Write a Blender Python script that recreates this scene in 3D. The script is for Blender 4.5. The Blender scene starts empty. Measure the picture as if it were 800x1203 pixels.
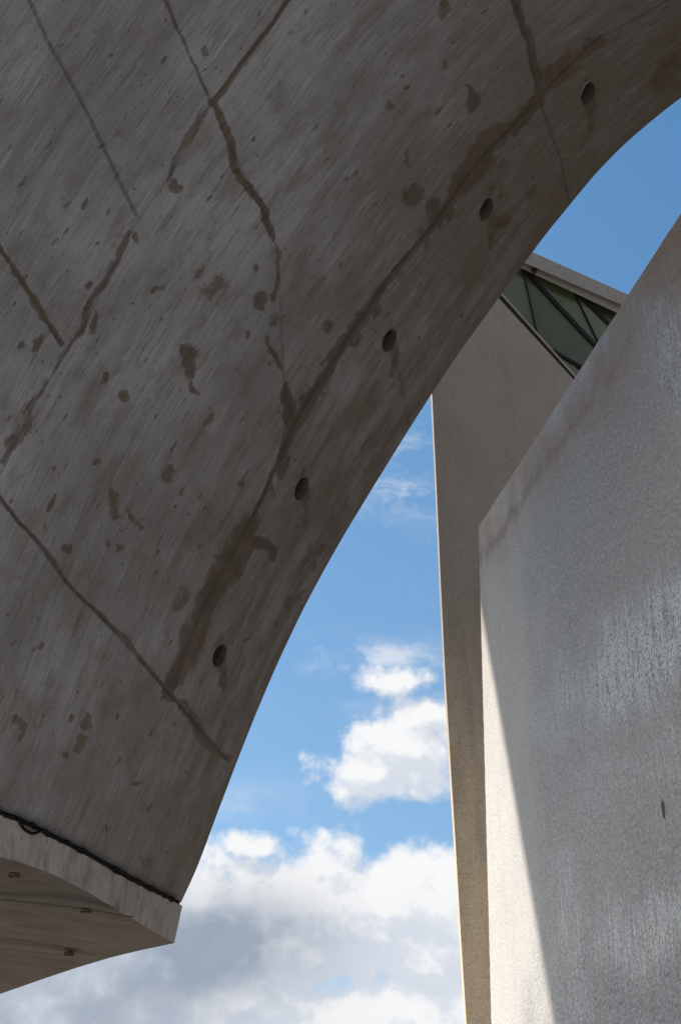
import bpy, bmesh, math, random
import numpy as np
from mathutils import Vector, Matrix

random.seed(7)
rng = np.random.default_rng(7)
scene = bpy.context.scene
COL = scene.collection

# ------------------------------------------------------------------ camera
CAM_Z = 1.6
F_PX, CX, CY = 50.0 / 36.0 * 1203.0, 400.0, 601.5
PITCH = math.radians(30)
cp, sp = math.cos(PITCH), math.sin(PITCH)
cam_d = bpy.data.cameras.new("camera")
cam = bpy.data.objects.new("camera", cam_d)
COL.objects.link(cam)
cam.location = (0, 0, CAM_Z)
cam.rotation_euler = (math.radians(90) + PITCH, 0, 0)
cam_d.sensor_fit = 'VERTICAL'
cam_d.sensor_height = 36.0
cam_d.sensor_width = 24.0
cam_d.lens = 50.0
cam_d.clip_end = 5000
scene.camera = cam


def rays(px, py):
    """sight line directions of photo pixels, from the camera, unit = focal length"""
    px = np.asarray(px, float); py = np.asarray(py, float)
    x = (px - CX) / F_PX
    u = (CY - py) / F_PX
    return np.stack([x, cp - sp * u, sp + cp * u], -1)


def on_plane(px, py, n, k):
    """meet the plane n.p = k (p relative to the camera)"""
    r = rays(px, py)
    lam = k / (r @ np.asarray(n, float))
    return r * lam[..., None]


def world(p):
    return np.asarray(p, float) + np.array([0, 0, CAM_Z])


def project(p):
    p = np.asarray(p, float)
    f = p[..., 1] * cp + p[..., 2] * sp
    u = -p[..., 1] * sp + p[..., 2] * cp
    return CX + p[..., 0] / f * F_PX, CY - u / f * F_PX, f


# ------------------------------------------------------------------ numpy noise
def _hash(ix, iy, seed):
    h = (ix.astype(np.int64) * 374761393 + iy.astype(np.int64) * 668265263 + seed * 974711) & 0x7fffffff
    h = ((h ^ (h >> 13)) * 1274126177) & 0x7fffffff
    return ((h ^ (h >> 16)) & 0xffff) / 65535.0


def vnoise(x, y, seed=0):
    ix, iy = np.floor(x), np.floor(y)
    fx, fy = x - ix, y - iy
    fx = fx * fx * (3 - 2 * fx); fy = fy * fy * (3 - 2 * fy)
    a = _hash(ix, iy, seed); b = _hash(ix + 1, iy, seed)
    c = _hash(ix, iy + 1, seed); d = _hash(ix + 1, iy + 1, seed)
    return (a * (1 - fx) + b * fx) * (1 - fy) + (c * (1 - fx) + d * fx) * fy


def fbm(x, y, seed=0, octv=4):
    s, a, t = 0, 0.5, 0
    for o in range(octv):
        s = s + a * vnoise(x * 2 ** o, y * 2 ** o, seed + o * 17); t += a; a *= .55
    return s / t


def sstep(a, b, x):
    t = np.clip((x - a) / (b - a), 0, 1)
    return t * t * (3 - 2 * t)


def curve_pts(pts, n, smooth=0):
    """resample a polyline evenly by arc length, softened"""
    p = np.asarray(pts, float)
    d = np.r_[0, np.cumsum(np.linalg.norm(np.diff(p, axis=0), axis=1))]
    q = np.linspace(0, d[-1], n)
    out = np.stack([np.interp(q, d, p[:, i]) for i in range(p.shape[1])], -1)
    if smooth:
        k = np.exp(-np.linspace(-2, 2, 2 * smooth + 1) ** 2); k /= k.sum()
        for i in range(p.shape[1]):
            a = out[:, i]
            pre = 2 * a[0] - a[smooth:0:-1]; post = 2 * a[-1] - a[-2:-smooth - 2:-1]
            out[:, i] = np.convolve(np.r_[pre, a, post], k, 'valid')
    return out


# ------------------------------------------------------------------ object helpers
def tag(o, label=None, cat=None, group=None, kind=None):
    if label: o['label'] = label
    if cat: o['category'] = cat
    if group: o['group'] = group
    if kind: o['kind'] = kind
    return o


def link(name, me, mat, parent=None):
    o = bpy.data.objects.new(name, me)
    COL.objects.link(o)
    if mat is not None:
        me.materials.append(mat)
    if parent is not None:
        o.parent = parent
        o.matrix_parent_inverse = Matrix.Translation(-Vector(parent.location)) if parent.location.length > 0 else Matrix.Identity(4)
    return o


def empty(name, loc=(0, 0, 0)):
    o = bpy.data.objects.new(name, None)
    COL.objects.link(o)
    o.location = loc
    o.empty_display_size = .5
    return o


def mesh_from(verts, faces, smooth=False):
    me = bpy.data.meshes.new("mesh")
    me.from_pydata([tuple(map(float, v)) for v in verts], [], [tuple(map(int, f)) for f in faces])
    me.update()
    if smooth:
        me.shade_smooth()
    return me


def grid_mesh(P, uv=None, col=None, keep=None, smooth=True):
    """P: rows x cols x 3 as one mesh, with optional UVs, colour marks and a face mask"""
    r, c = P.shape[:2]
    idx = np.arange(r * c).reshape(r, c)
    q = np.stack([idx[:-1, :-1], idx[:-1, 1:], idx[1:, 1:], idx[1:, :-1]], -1).reshape(-1, 4)
    if keep is not None:
        q = q[keep.reshape(-1)]
    me = bpy.data.meshes.new("mesh")
    me.vertices.add(r * c)
    me.vertices.foreach_set("co", P.reshape(-1).astype(np.float32))
    me.loops.add(len(q) * 4)
    me.loops.foreach_set("vertex_index", q.reshape(-1).astype(np.int32))
    me.polygons.add(len(q))
    me.polygons.foreach_set("loop_start", np.arange(0, len(q) * 4, 4, dtype=np.int32))
    me.update(calc_edges=True)
    if uv is not None:
        l = me.uv_layers.new(name="UVMap")
        l.data.foreach_set("uv", uv.reshape(-1, 2)[q.reshape(-1)].reshape(-1).astype(np.float32))
    if col is not None:
        a = me.color_attributes.new("marks", 'FLOAT_COLOR', 'POINT')
        a.data.foreach_set("color", col.reshape(-1).astype(np.float32))
    if smooth:
        me.shade_smooth()
    return me


def prism(poly, off, bevel=0.0):
    """closed solid: polygon (n x 3) pushed along off"""
    poly = np.asarray(poly, float); n = len(poly)
    off = np.asarray(off, float)
    v = np.vstack([poly, poly + off])
    f = [list(range(n)), list(range(2 * n - 1, n - 1, -1))]
    for i in range(n):
        j = (i + 1) % n
        f.append([i, i + n, j + n, j])
    me = mesh_from(v, f)
    bm = bmesh.new(); bm.from_mesh(me)
    bmesh.ops.recalc_face_normals(bm, faces=bm.faces)
    if bevel:
        bmesh.ops.bevel(bm, geom=bm.edges[:], offset=bevel, segments=2, affect='EDGES', profile=.6)
    bm.to_mesh(me); bm.free()
    return me


def bar(a, b, w, d, nrm, bevel=.004):
    """a straight rectangular bar from a to b; w across, d along nrm"""
    a = np.asarray(a, float); b = np.asarray(b, float); nrm = np.asarray(nrm, float)
    t = (b - a) / np.linalg.norm(b - a)
    s = np.cross(t, nrm); s /= np.linalg.norm(s)
    n = np.cross(s, t)
    poly = [a - s * w / 2 - n * d / 2, a + s * w / 2 - n * d / 2, a + s * w / 2 + n * d / 2, a - s * w / 2 + n * d / 2]
    return prism(poly, b - a, bevel)


def tube(pts, r, seg=8):
    pts = np.asarray(pts, float); n = len(pts)
    V, Fc = [], []
    for i in range(n):
        t = pts[min(i + 1, n - 1)] - pts[max(i - 1, 0)]
        t = t / np.linalg.norm(t)
        s = np.cross(t, [0.13, .21, 1]); s /= np.linalg.norm(s)
        m = np.cross(s, t)
        for k in range(seg):
            a = 2 * math.pi * k / seg
            V.append(pts[i] + r * (math.cos(a) * s + math.sin(a) * m))
    for i in range(n - 1):
        for k in range(seg):
            k2 = (k + 1) % seg
            Fc.append([i * seg + k, i * seg + k2, (i + 1) * seg + k2, (i + 1) * seg + k])
    Fc.append(list(range(seg))[::-1]); Fc.append([(n - 1) * seg + k for k in range(seg)])
    return mesh_from(V, Fc, True)


# ------------------------------------------------------------------ node helpers
class NB:
    def __init__(self, tree):
        self.t = tree; self.n = tree.nodes; self.l = tree.links

    def node(self, typ, ins=None, **props):
        nd = self.n.new(typ)
        for k, v in props.items():
            setattr(nd, k, v)
        for k, v in (ins or {}).items():
            self.set(nd.inputs[k], v)
        return nd

    def set(self, sock, v):
        if isinstance(v, bpy.types.NodeSocket):
            self.l.new(v, sock)
        elif v is not None:
            if isinstance(v, (tuple, list)) and sock.type == 'RGBA' and len(v) == 3:
                v = (*v, 1)
            sock.default_value = v

    def m(self, op, a, b=None, c=None, clamp=False):
        nd = self.n.new('ShaderNodeMath'); nd.operation = op; nd.use_clamp = clamp
        for i, v in enumerate((a, b, c)):
            if v is not None:
                self.set(nd.inputs[i], v)
        return nd.outputs[0]

    def vm(self, op, a, b=None, s=None):
        nd = self.n.new('ShaderNodeVectorMath'); nd.operation = op
        self.set(nd.inputs[0], a)
        if b is not None: self.set(nd.inputs[1], b)
        if s is not None: self.set(nd.inputs['Scale'], s)
        return nd.outputs['Value'] if op in ('DOT_PRODUCT', 'LENGTH', 'DISTANCE') else nd.outputs['Vector']

    def mix(self, f, a, b, blend='MIX'):
        nd = self.n.new('ShaderNodeMix'); nd.data_type = 'RGBA'; nd.blend_type = blend; nd.clamp_factor = True
        self.set(nd.inputs[0], f); self.set(nd.inputs[6], a); self.set(nd.inputs[7], b)
        return nd.outputs[2]

    def rng(self, v, a, b, c=0.0, d=1.0, smooth=True):
        nd = self.n.new('ShaderNodeMapRange')
        nd.interpolation_type = 'SMOOTHSTEP' if smooth else 'LINEAR'
        nd.clamp = True
        for i, x in enumerate((v, a, b, c, d)):
            self.set(nd.inputs[i], x)
        return nd.outputs[0]

    def noise(self, vec, scale=1, detail=4, rough=.55, dist=0, out='Fac', dim='3D'):
        nd = self.n.new('ShaderNodeTexNoise'); nd.noise_dimensions = dim
        self.set(nd.inputs['Vector'], vec); self.set(nd.inputs['Scale'], scale)
        nd.inputs['Detail'].default_value = detail; nd.inputs['Roughness'].default_value = rough
        nd.inputs['Distortion'].default_value = dist
        return nd.outputs[out]

    def voro(self, vec, scale, feature='F1', out='Distance', rand=1.0):
        nd = self.n.new('ShaderNodeTexVoronoi'); nd.feature = feature
        self.set(nd.inputs['Vector'], vec); nd.inputs['Scale'].default_value = scale
        nd.inputs['Randomness'].default_value = rand
        return nd.outputs[out]

    def scale(self, vec, s):
        return self.vm('MULTIPLY', vec, s)

    def xyz(self, x, y, z=0.0):
        nd = self.n.new('ShaderNodeCombineXYZ')
        for i, v in enumerate((x, y, z)): self.set(nd.inputs[i], v)
        return nd.outputs[0]

    def sep(self, v):
        nd = self.n.new('ShaderNodeSeparateXYZ'); self.set(nd.inputs[0], v)
        return nd.outputs


def material(name):
    m = bpy.data.materials.new(name)
    m.use_nodes = True
    m.node_tree.nodes.clear()
    nb = NB(m.node_tree)
    out = nb.node('ShaderNodeOutputMaterial')
    b = nb.node('ShaderNodeBsdfPrincipled')
    nb.l.new(b.outputs[0], out.inputs[0])
    return m, nb, b


def bump(nb, h, strength, dist, prev=None):
    nd = nb.node('ShaderNodeBump')
    nd.inputs['Strength'].default_value = strength
    nd.inputs['Distance'].default_value = dist
    nb.set(nd.inputs['Height'], h)
    if prev is not None: nb.set(nd.inputs['Normal'], prev)
    return nd.outputs[0]


# ------------------------------------------------------------------ materials
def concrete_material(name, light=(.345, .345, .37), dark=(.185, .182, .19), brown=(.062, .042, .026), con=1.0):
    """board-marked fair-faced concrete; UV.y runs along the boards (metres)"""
    m, nb, b = material(name)
    uv = nb.node('ShaderNodeUVMap').outputs[0]
    at = nb.node('ShaderNodeAttribute', attribute_name='marks')
    sr = nb.node('ShaderNodeSeparateColor'); nb.l.new(at.outputs['Color'], sr.inputs[0])
    stain, seam, tone = sr.outputs[0], sr.outputs[1], sr.outputs[2]
    warp = nb.noise(nb.scale(uv, (1.3, .5, 1)), 1, 2, .5, out='Color')
    uvw = nb.vm('ADD', uv, nb.vm('SCALE', nb.vm('SUBTRACT', warp, (.5, .5, .5)), s=.06))
    big = nb.noise(uv, .55, 5, .6)
    mid = nb.noise(nb.scale(uvw, (3.2, 1.3, 1)), 1.3, 8, .68)
    streak = nb.noise(nb.scale(uvw, (44, 1.5, 1)), 1, 6, .72)
    fine = nb.noise(nb.scale(uvw, (95, 1.9, 1)), 1, 4, .72)
    ux = nb.sep(uvw)
    brd = nb.node('ShaderNodeTexBrick', {'Vector': nb.xyz(ux[1], ux[0]), 'Color1': (0, 0, 0, 1), 'Color2': (1, 1, 1, 1), 'Mortar': (.5, .5, .5, 1),
                                         'Scale': 1.0, 'Mortar Size': .0035, 'Mortar Smooth': .6, 'Bias': 0.0, 'Brick Width': 2.3, 'Row Height': .125})
    btone, bline = nb.sep(brd.outputs['Color'])[0], brd.outputs['Fac']
    pan = at.outputs['Alpha']
    grain = nb.noise(uv, 60, 3, .6)
    c = nb.mix(nb.rng(big, .32, .68), dark, light)
    c = nb.mix(nb.rng(mid, .46, .64, 0, .7), c, (light[0] * .46, light[1] * .41, light[2] * .35))
    c = nb.mix(.16 * con, c, nb.mix(btone, (.09, .08, .075), (.40, .395, .40)))
    c = nb.mix(nb.m('MULTIPLY', bline, nb.rng(mid, .35, .6, .05, .4 * con)), c, (.09, .078, .066))
    sm = nb.rng(nb.noise(nb.scale(uv, (1.6, .8, 1)), .9, 4, .6), .38, .62, .3, 1)
    sm = nb.m('MULTIPLY', sm, nb.rng(pan, .5, .8, 1.0, .12))
    c = nb.mix(nb.rng(pan, .5, .85, 0, .7), c, (.315, .318, .345))
    c = nb.mix(nb.rng(pan, .5, .16, 0, .7), c, (.115, .10, .088))
    c = nb.mix(nb.m('MULTIPLY', nb.rng(streak, .52, .72), nb.m('MULTIPLY', sm, .45 * con)), c, (.40, .398, .41))
    c = nb.mix(nb.m('MULTIPLY', nb.rng(streak, .47, .28), nb.m('MULTIPLY', sm, .8 * con)), c, (.088, .072, .058))
    c = nb.mix(nb.m('MULTIPLY', nb.rng(fine, .54, .64), nb.m('MULTIPLY', sm, .5 * con)), c, (.46, .455, .465))
    c = nb.mix(nb.m('MULTIPLY', nb.rng(fine, .45, .32), .72 * con), c, (.075, .064, .054))
    c = nb.mix(nb.rng(grain, .35, .7, 0, .2), c, (.08, .072, .065))
    # brown weathering (blue mark) in runs along the arris, painted shading included
    bw = nb.m('MULTIPLY', tone, nb.rng(nb.noise(nb.scale(uvw, (9, 1.1, 2)), 1, 5, .65), .3, .68, .45, 1.0))
    c = nb.mix(nb.m('MULTIPLY', bw, .88), c, (.112, .080, .053))
    # bug holes and small drip spots, stretched along the boards
    spot = nb.noise(nb.scale(uvw, (13, 5.0, 1)), 1, 2, .5)
    spot2 = nb.noise(nb.scale(uvw, (26, 9.0, 1)), 1, 2, .55)
    c = nb.mix(nb.rng(spot, .68, .735, 0, .7), c, (.065, .052, .04))
    c = nb.mix(nb.rng(spot2, .70, .74, 0, .8), c, (.05, .042, .035))
    pale = nb.noise(nb.scale(uvw, (6, 1.3, 3)), 1.2, 8, .76)
    c = nb.mix(nb.rng(pale, .56, .72, 0, .22 * con), c, (.46, .45, .445))
    # stains: ragged outlines, feathered along the boards
    rag1 = nb.noise(nb.scale(uvw, (8, 3.6, 1)), 1, 6, .72)
    rag2 = nb.noise(nb.scale(uvw, (32, 6, 1)), 1, 5, .72)
    e = nb.m('ADD', stain, nb.m('MULTIPLY', nb.m('SUBTRACT', rag1, .5), 1.35))
    e = nb.m('ADD', e, nb.m('MULTIPLY', nb.m('SUBTRACT', rag2, .5), .55))
    st = nb.m('MULTIPLY', nb.rng(e, .26, .44), nb.rng(stain, .02, .2))
    stc = nb.mix(nb.rng(nb.noise(uv, 3.1, 5, .65), .35, .65), brown, tuple(x * 1.6 for x in brown))
    core = nb.rng(e, .3, .85, .72, .98)
    c = nb.mix(nb.m('MULTIPLY', nb.m('MULTIPLY', st, core), nb.rng(streak, .35, .7, 1.0, .72)), c, stc)
    c = nb.mix(nb.m('MULTIPLY', seam, nb.rng(rag2, .3, .6, .5, 1.0)), c, (.034, .028, .023))
    nb.set(b.inputs['Base Color'], c)
    nb.set(b.inputs['Roughness'], nb.rng(st, 0, 1, .85, .6))
    b.inputs['Specular IOR Level'].default_value = .3
    h = nb.m('ADD', nb.m('MULTIPLY', streak, .8), nb.m('MULTIPLY', fine, .6))
    h = nb.m('SUBTRACT', h, nb.m('MULTIPLY', seam, 1.6))
    h = nb.m('SUBTRACT', h, nb.m('MULTIPLY', nb.rng(spot2, .70, .74), .9))
    n1 = bump(nb, h, .7, .016)
    n1 = bump(nb, grain, .4, .005, n1)
    nb.set(b.inputs['Normal'], n1)
    return m


def mosaic_material():
    """broken white tile cladding weathered grey, laid in tiny pieces, with glaze streaks; sheen and sky tint painted in"""
    m, nb, b = material("weathered_mosaic")
    o = nb.node('ShaderNodeTexCoord').outputs['Object']
    p = nb.sep(o)
    v = nb.xyz(p[0], p[2], 0)
    wv = nb.vm('ADD', v, nb.vm('SCALE', nb.vm('SUBTRACT', nb.noise(v, 6, 2, .5, out='Color'), (.5, .5, .5)), s=.05))
    cellc = nb.voro(wv, 30, out='Color')
    gap = nb.voro(wv, 30, 'DISTANCE_TO_EDGE')
    cs = nb.node('ShaderNodeSeparateColor'); nb.l.new(cellc, cs.inputs[0])
    at = nb.node('ShaderNodeAttribute', attribute_name='marks')
    cc = nb.node('ShaderNodeSeparateColor'); nb.l.new(at.outputs['Color'], cc.inputs[0])
    rust, line, glaze_sheen, sky_tint = cc.outputs[0], cc.outputs[1], cc.outputs[2], at.outputs['Alpha']
    big = nb.noise(v, .35, 4, .55)
    drip = nb.noise(nb.scale(v, (5.5, .35, 1)), 1, 5, .62)
    drip2 = nb.noise(nb.scale(v, (15, 1.6, 1)), 1, 6, .72)
    cloud = nb.noise(v, 1.3, 5, .6)
    gr = nb.noise(nb.scale(v, (30, 22, 1)), 1, 4, .75)
    rough_ = nb.m('MAXIMUM', nb.m('MAXIMUM', glaze_sheen, nb.m('MULTIPLY', sky_tint, .85)), .2)      # grain contrast, raised where sheen and sky tint are painted
    c = nb.mix(nb.rng(big, .3, .7), (.80, .73, .645), (.85, .79, .715))
    c = nb.mix(sky_tint, c, (.585, .575, .60))  # cooler towards the near end: sky reflection put into the colour
    c = nb.mix(nb.m('MULTIPLY', nb.rng(cs.outputs[0], .25, .95, 0, .75, False), rough_), c, (.27, .25, .23))
    c = nb.mix(nb.m('MULTIPLY', nb.rng(gr, .52, .36, 0, 1.0), rough_), c, (.16, .148, .138))
    c = nb.mix(nb.m('MULTIPLY', nb.rng(gap, .10, .0, 0, .8), rough_), c, (.30, .28, .265))
    c = nb.mix(nb.rng(drip, .47, .7, 0, .26), c, (.60, .53, .455))
    c = nb.mix(nb.rng(cloud, .5, .75, 0, .22), c, (.62, .54, .455))
    lm = nb.m('MULTIPLY', nb.rng(nb.m('ADD', drip2, nb.m('MULTIPLY', glaze_sheen, .14)), .53, .66), nb.m('MULTIPLY_ADD', glaze_sheen, .95, .05))
    lm = nb.m('MULTIPLY', lm, nb.rng(gr, .40, .56, .1, 1))
    c = nb.mix(lm, c, (.93, .90, .85))
    # rusty bloom below the coping
    rr = nb.rng(nb.noise(nb.scale(v, (2.2, .9, 1)), 1, 6, .62), .3, .62, .35, 1.0)
    c = nb.mix(nb.m('MULTIPLY', rust, nb.m('MULTIPLY', rr, .85)), c, (.50, .335, .20))
    c = nb.mix(nb.m('MULTIPLY', line, nb.m('MULTIPLY', rr, .8)), c, (.34, .225, .14))
    nb.set(b.inputs['Base Color'], c)
    nb.set(b.inputs['Roughness'], nb.m('SUBTRACT', nb.rng(cs.outputs[2], 0, 1, .3, .6, False), nb.m('MULTIPLY', lm, .2)))
    nb.set(b.inputs['Specular IOR Level'], nb.m('MULTIPLY_ADD', glaze_sheen, .35, .10))
    h = nb.m('ADD', nb.m('MULTIPLY', nb.rng(gap, 0, .12), .5), nb.m('MULTIPLY', cs.outputs[0], .6))
    n1 = bump(nb, h, .4, .012)
    n1 = bump(nb, gr, .55, .016, n1)
    nb.set(b.inputs['Normal'], n1)
    return m


def render_material(name, a, bcol, speck, bounce_tan=None):
    """rough cast render with a pebbly grain"""
    m, nb, b = material(name)
    o = nb.node('ShaderNodeTexCoord').outputs['Object']
    big = nb.noise(o, .3, 5, .6)
    mid = nb.noise(nb.scale(o, (2.5, 2.5, .5)), 1, 5, .6)
    gr = nb.noise(o, 21, 4, .75)
    cell = nb.voro(o, 30)
    c = nb.mix(nb.rng(big, .3, .7), a, bcol)
    if bounce_tan:
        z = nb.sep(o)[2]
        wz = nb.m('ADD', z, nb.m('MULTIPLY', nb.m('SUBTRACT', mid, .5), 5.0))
        c = nb.mix(nb.rng(wz, 15.0, 7.5, 0, .95), c, bounce_tan)  # tan stain lower down, with ground bounce painted into the colour
    c = nb.mix(nb.rng(mid, .4, .7, 0, .18), c, speck)
    c = nb.mix(nb.rng(gr, .5, .3, 0, .45), c, tuple(x * .55 for x in speck))
    c = nb.mix(nb.rng(gr, .6, .75, 0, .5), c, tuple(min(.8, x * 1.5) for x in bcol))
    nb.set(b.inputs['Base Color'], c)
    b.inputs['Roughness'].default_value = .8
    n1 = bump(nb, nb.m('ADD', gr, nb.m('MULTIPLY', cell, -.8)), .7, .02)
    nb.set(b.inputs['Normal'], n1)
    return m


def simple(name, col, rough, metal=0.0, var=.35, sc=6, spec=.5):
    m, nb, b = material(name)
    o = nb.node('ShaderNodeTexCoord').outputs['Object']
    n = nb.noise(o, sc, 5, .6)
    c = nb.mix(nb.rng(n, .3, .7), tuple(x * (1 - var) for x in col), tuple(min(1, x * (1 + var)) for x in col))
    nb.set(b.inputs['Base Color'], c)
    nb.set(b.inputs['Roughness'], nb.rng(n, .3, .7, max(.03, rough - .1), min(1, rough + .1)))
    b.inputs['Metallic'].default_value = metal
    b.inputs['Specular IOR Level'].default_value = spec
    nb.set(b.inputs['Normal'], bump(nb, nb.noise(o, sc * 8, 3, .6), .2, .004))
    return m


def paving_material():
    m, nb, b = material("stone_paving")
    o = nb.node('ShaderNodeTexCoord').outputs['Object']
    br = nb.node('ShaderNodeTexBrick', {'Vector': o, 'Color1': (.50, .445, .38, 1), 'Color2': (.45, .40, .34, 1),
                                        'Mortar': (.2, .18, .16, 1), 'Scale': 1.0, 'Mortar Size': .006,
                                        'Brick Width': 1.2, 'Row Height': .6})
    n = nb.noise(o, .7, 5, .6)
    c = nb.mix(nb.rng(n, .3, .7, 0, .4), br.outputs['Color'], (.31, .28, .24))
    nb.set(b.inputs['Base Color'], c)
    b.inputs['Roughness'].default_value = .8
    nb.set(b.inputs['Normal'], bump(nb, nb.noise(o, 40, 3, .6), .3, .004))
    return m


M_SHELL = concrete_material("board_marked_concrete")
M_BAND = concrete_material("smooth_cast_concrete", (.36, .345, .335), (.28, .268, .258), (.13, .11, .09), .45)
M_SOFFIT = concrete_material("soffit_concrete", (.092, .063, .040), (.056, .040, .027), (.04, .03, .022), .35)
M_MOSAIC = mosaic_material()
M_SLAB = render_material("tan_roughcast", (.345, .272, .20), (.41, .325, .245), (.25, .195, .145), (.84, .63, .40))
M_BEAM = render_material("beam_concrete", (.30, .26, .22), (.36, .315, .27), (.20, .165, .135))
M_METAL = simple("dark_bronze_metal", (.012, .011, .010), .6, 0, .35, 6, .25)
M_RUBBER = simple("black_rubber", (.010, .009, .008), .85, 0, .35, 6, .12)
M_RUST = simple("weathered_plug", (.045, .035, .027), .9, sc=30, spec=.1)
M_FLECK = simple("faded_rust", (.20, .165, .125), .9, sc=30, spec=.1)
M_PAVE = paving_material()


def glass_material(name, col):
    m, nb, b = material(name)
    o = nb.node('ShaderNodeTexCoord').outputs['Object']
    n = nb.noise(o, .8, 4, .6)
    nb.set(b.inputs['Base Color'], nb.mix(nb.rng(n, .3, .7), col, tuple(x * 1.5 for x in col)))
    nb.set(b.inputs['Roughness'], nb.rng(nb.noise(o, 3, 4, .6), .3, .7, .08, .25))
    b.inputs['IOR'].default_value = 1.5
    b.inputs['Specular IOR Level'].default_value = .45
    return m


M_GLASS = [glass_material("green_tinted_glass", (.060, .074, .034)), glass_material("smoky_green_glass", (.040, .049, .022)),
           glass_material("pale_green_glass", (.074, .088, .046))]

# ------------------------------------------------------------------ ground
gm = bpy.data.meshes.new("mesh")
bm = bmesh.new()
bmesh.ops.create_grid(bm, x_segments=8, y_segments=8, size=1500)
bm.to_mesh(gm); bm.free()
tag(link("ground", gm, M_PAVE), kind='structure')

# ------------------------------------------------------------------ sun direction and shadow plane
SUN = np.array([-.60, .35, .72]); SUN /= np.linalg.norm(SUN)

# right wall: vertical plane running from its far arris towards the camera
W_T = np.array([.225, -.974, 0]); W_T /= np.linalg.norm(W_T)
W_N = np.array([-W_T[1] * -1, 0, 0])
W_N = np.array([W_T[1], -W_T[0], 0])           # faces left, towards the passage
tl = rays(562, 619); tl = tl * (20.0 / tl[1])
W_K = float(W_N @ tl)
wall_pt = lambda x, y: on_plane(x, y, W_N, W_K)
p_hi, p_lo = wall_pt(564.5, 715), wall_pt(650, 1203)
SH_N = np.cross(p_hi - p_lo, SUN); SH_N /= np.linalg.norm(SH_N)
SH_K = float(SH_N @ p_lo)                       # the shade falls on the side of the camera

# ------------------------------------------------------------------ the great concrete shell
S_N = np.array([.58, -.245, -.78]); S_N /= np.linalg.norm(S_N)
tip = rays(213, 1060); tip = tip * (15.9 / tip[1])
S_T = np.array([.39, .92, 0.]); S_T /= np.linalg.norm(S_T)
S_C = .012


def on_shell(px, py, lift=0.0):
    r = rays(px, py)
    k = -float(S_N @ tip) - lift
    a = r @ S_T; t0 = float(S_T @ tip)
    g = r @ S_N
    A = S_C * a * a; B = g - 2 * S_C * a * t0; C = k + S_C * t0 * t0
    disc = np.maximum(B * B - 4 * A * C, 0)
    lam = np.where(np.abs(A) < 1e-9, -C / B, (2 * C) / (-B + np.sqrt(disc)))
    return r * lam[..., None]


def shell_normal(p):
    tau = (p - tip) @ S_T
    n = S_N + 2 * S_C * tau[..., None] * S_T
    return n / np.linalg.norm(n, axis=-1, keepdims=True)


EDGE = [(213, 1060), (230, 1024), (240, 998), (253, 962), (266, 928), (278, 896), (299, 843), (317, 800), (335, 760), (357, 714), (380, 671),
        (402, 632), (428, 589), (452, 550), (478, 508), (506, 464), (533, 423), (560, 385), (588, 347), (613, 313), (640, 276), (667, 243),
        (699, 204), (732, 170), (767, 140), (800, 114), (850, 80), (920, 38), (1000, -5), (1100, -50), (1220, -95)]
JOINT = [(213, 1060), (190, 1047.5), (150, 1027), (100, 998), (50, 973), (25, 960.5), (0, 951), (-60, 930), (-150, 902), (-300, 862), (-500, 815), (-760, 760)]
NS = 980
E = curve_pts(EDGE, NS, 21)
E[0] = EDGE[0]
Bc = curve_pts(JOINT, 900, 25)
Bc[0] = JOINT[0]
bl = np.r_[0, np.cumsum(np.linalg.norm(np.diff(Bc, axis=0), axis=1))]
tq = np.r_[np.arange(0, 760, 1.4), np.linspace(762, bl[-1], 30)]
Bq = np.stack([np.interp(tq, bl, Bc[:, i]) for i in range(2)], -1) - Bc[0]
sl = np.r_[0, np.cumsum(np.linalg.norm(np.diff(E, axis=0), axis=1))]
th = np.radians(25) * sl / sl[-1]
ct, stn = np.cos(th)[:, None], np.sin(th)[:, None]
PX = E[:, 0][:, None] + ct * Bq[:, 0] - stn * Bq[:, 1]
PY = E[:, 1][:, None] + stn * Bq[:, 0] + ct * Bq[:, 1]
FACE = on_shell(PX, PY)
FN = shell_normal(FACE)
UV = np.stack([np.broadcast_to(tq / 120.0, PX.shape), np.broadcast_to((sl / 120.0)[:, None], PX.shape)], -1)

# --- weathering of the face, drawn on the surface itself: (points, half width, strength, kind)
U, V = UV[..., 0], UV[..., 1]
wx = (fbm(U * 5, V * 3, 3, 6) - .5) * 20
wy = (fbm(U * 5, V * 3, 41, 6) - .5) * 20
rag = fbm(U * 9, V * 4, 9, 4)
stain = np.zeros_like(PX); seam = np.zeros_like(PX)


def stroke(target, pts, w, k, warp=1.0, soft=.4, rg=1.3):
    pts = np.asarray(pts, float)
    ws = np.broadcast_to(np.asarray(w, float), (len(pts),))
    pad = ws.max() * 2.5 + 22
    sel = np.nonzero((PX > pts[:, 0].min() - pad) & (PX < pts[:, 0].max() + pad) & (PY > pts[:, 1].min() - pad) & (PY < pts[:, 1].max() + pad))
    if not len(sel[0]): return
    x = PX[sel] + wx[sel] * warp; y = PY[sel] + wy[sel] * warp
    best = np.full(x.shape, 0.0)
    for i in range(len(pts) - 1):
        a, b = pts[i], pts[i + 1]
        d = b - a
        t = np.clip(((x - a[0]) * d[0] + (y - a[1]) * d[1]) / max(d @ d, 1e-6), 0, 1)
        dist = np.hypot(x - a[0] - d[0] * t, y - a[1] - d[1] * t)
        ww = (ws[i] * (1 - t) + ws[i + 1] * t) * (1 + rg * (rag[sel] - .5) * 1.6)
        best = np.maximum(best, 1 - sstep(ww * soft, ww * (2 - soft) + 1.2, dist))
    target[sel] = np.maximum(target[sel], best * k)


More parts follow.
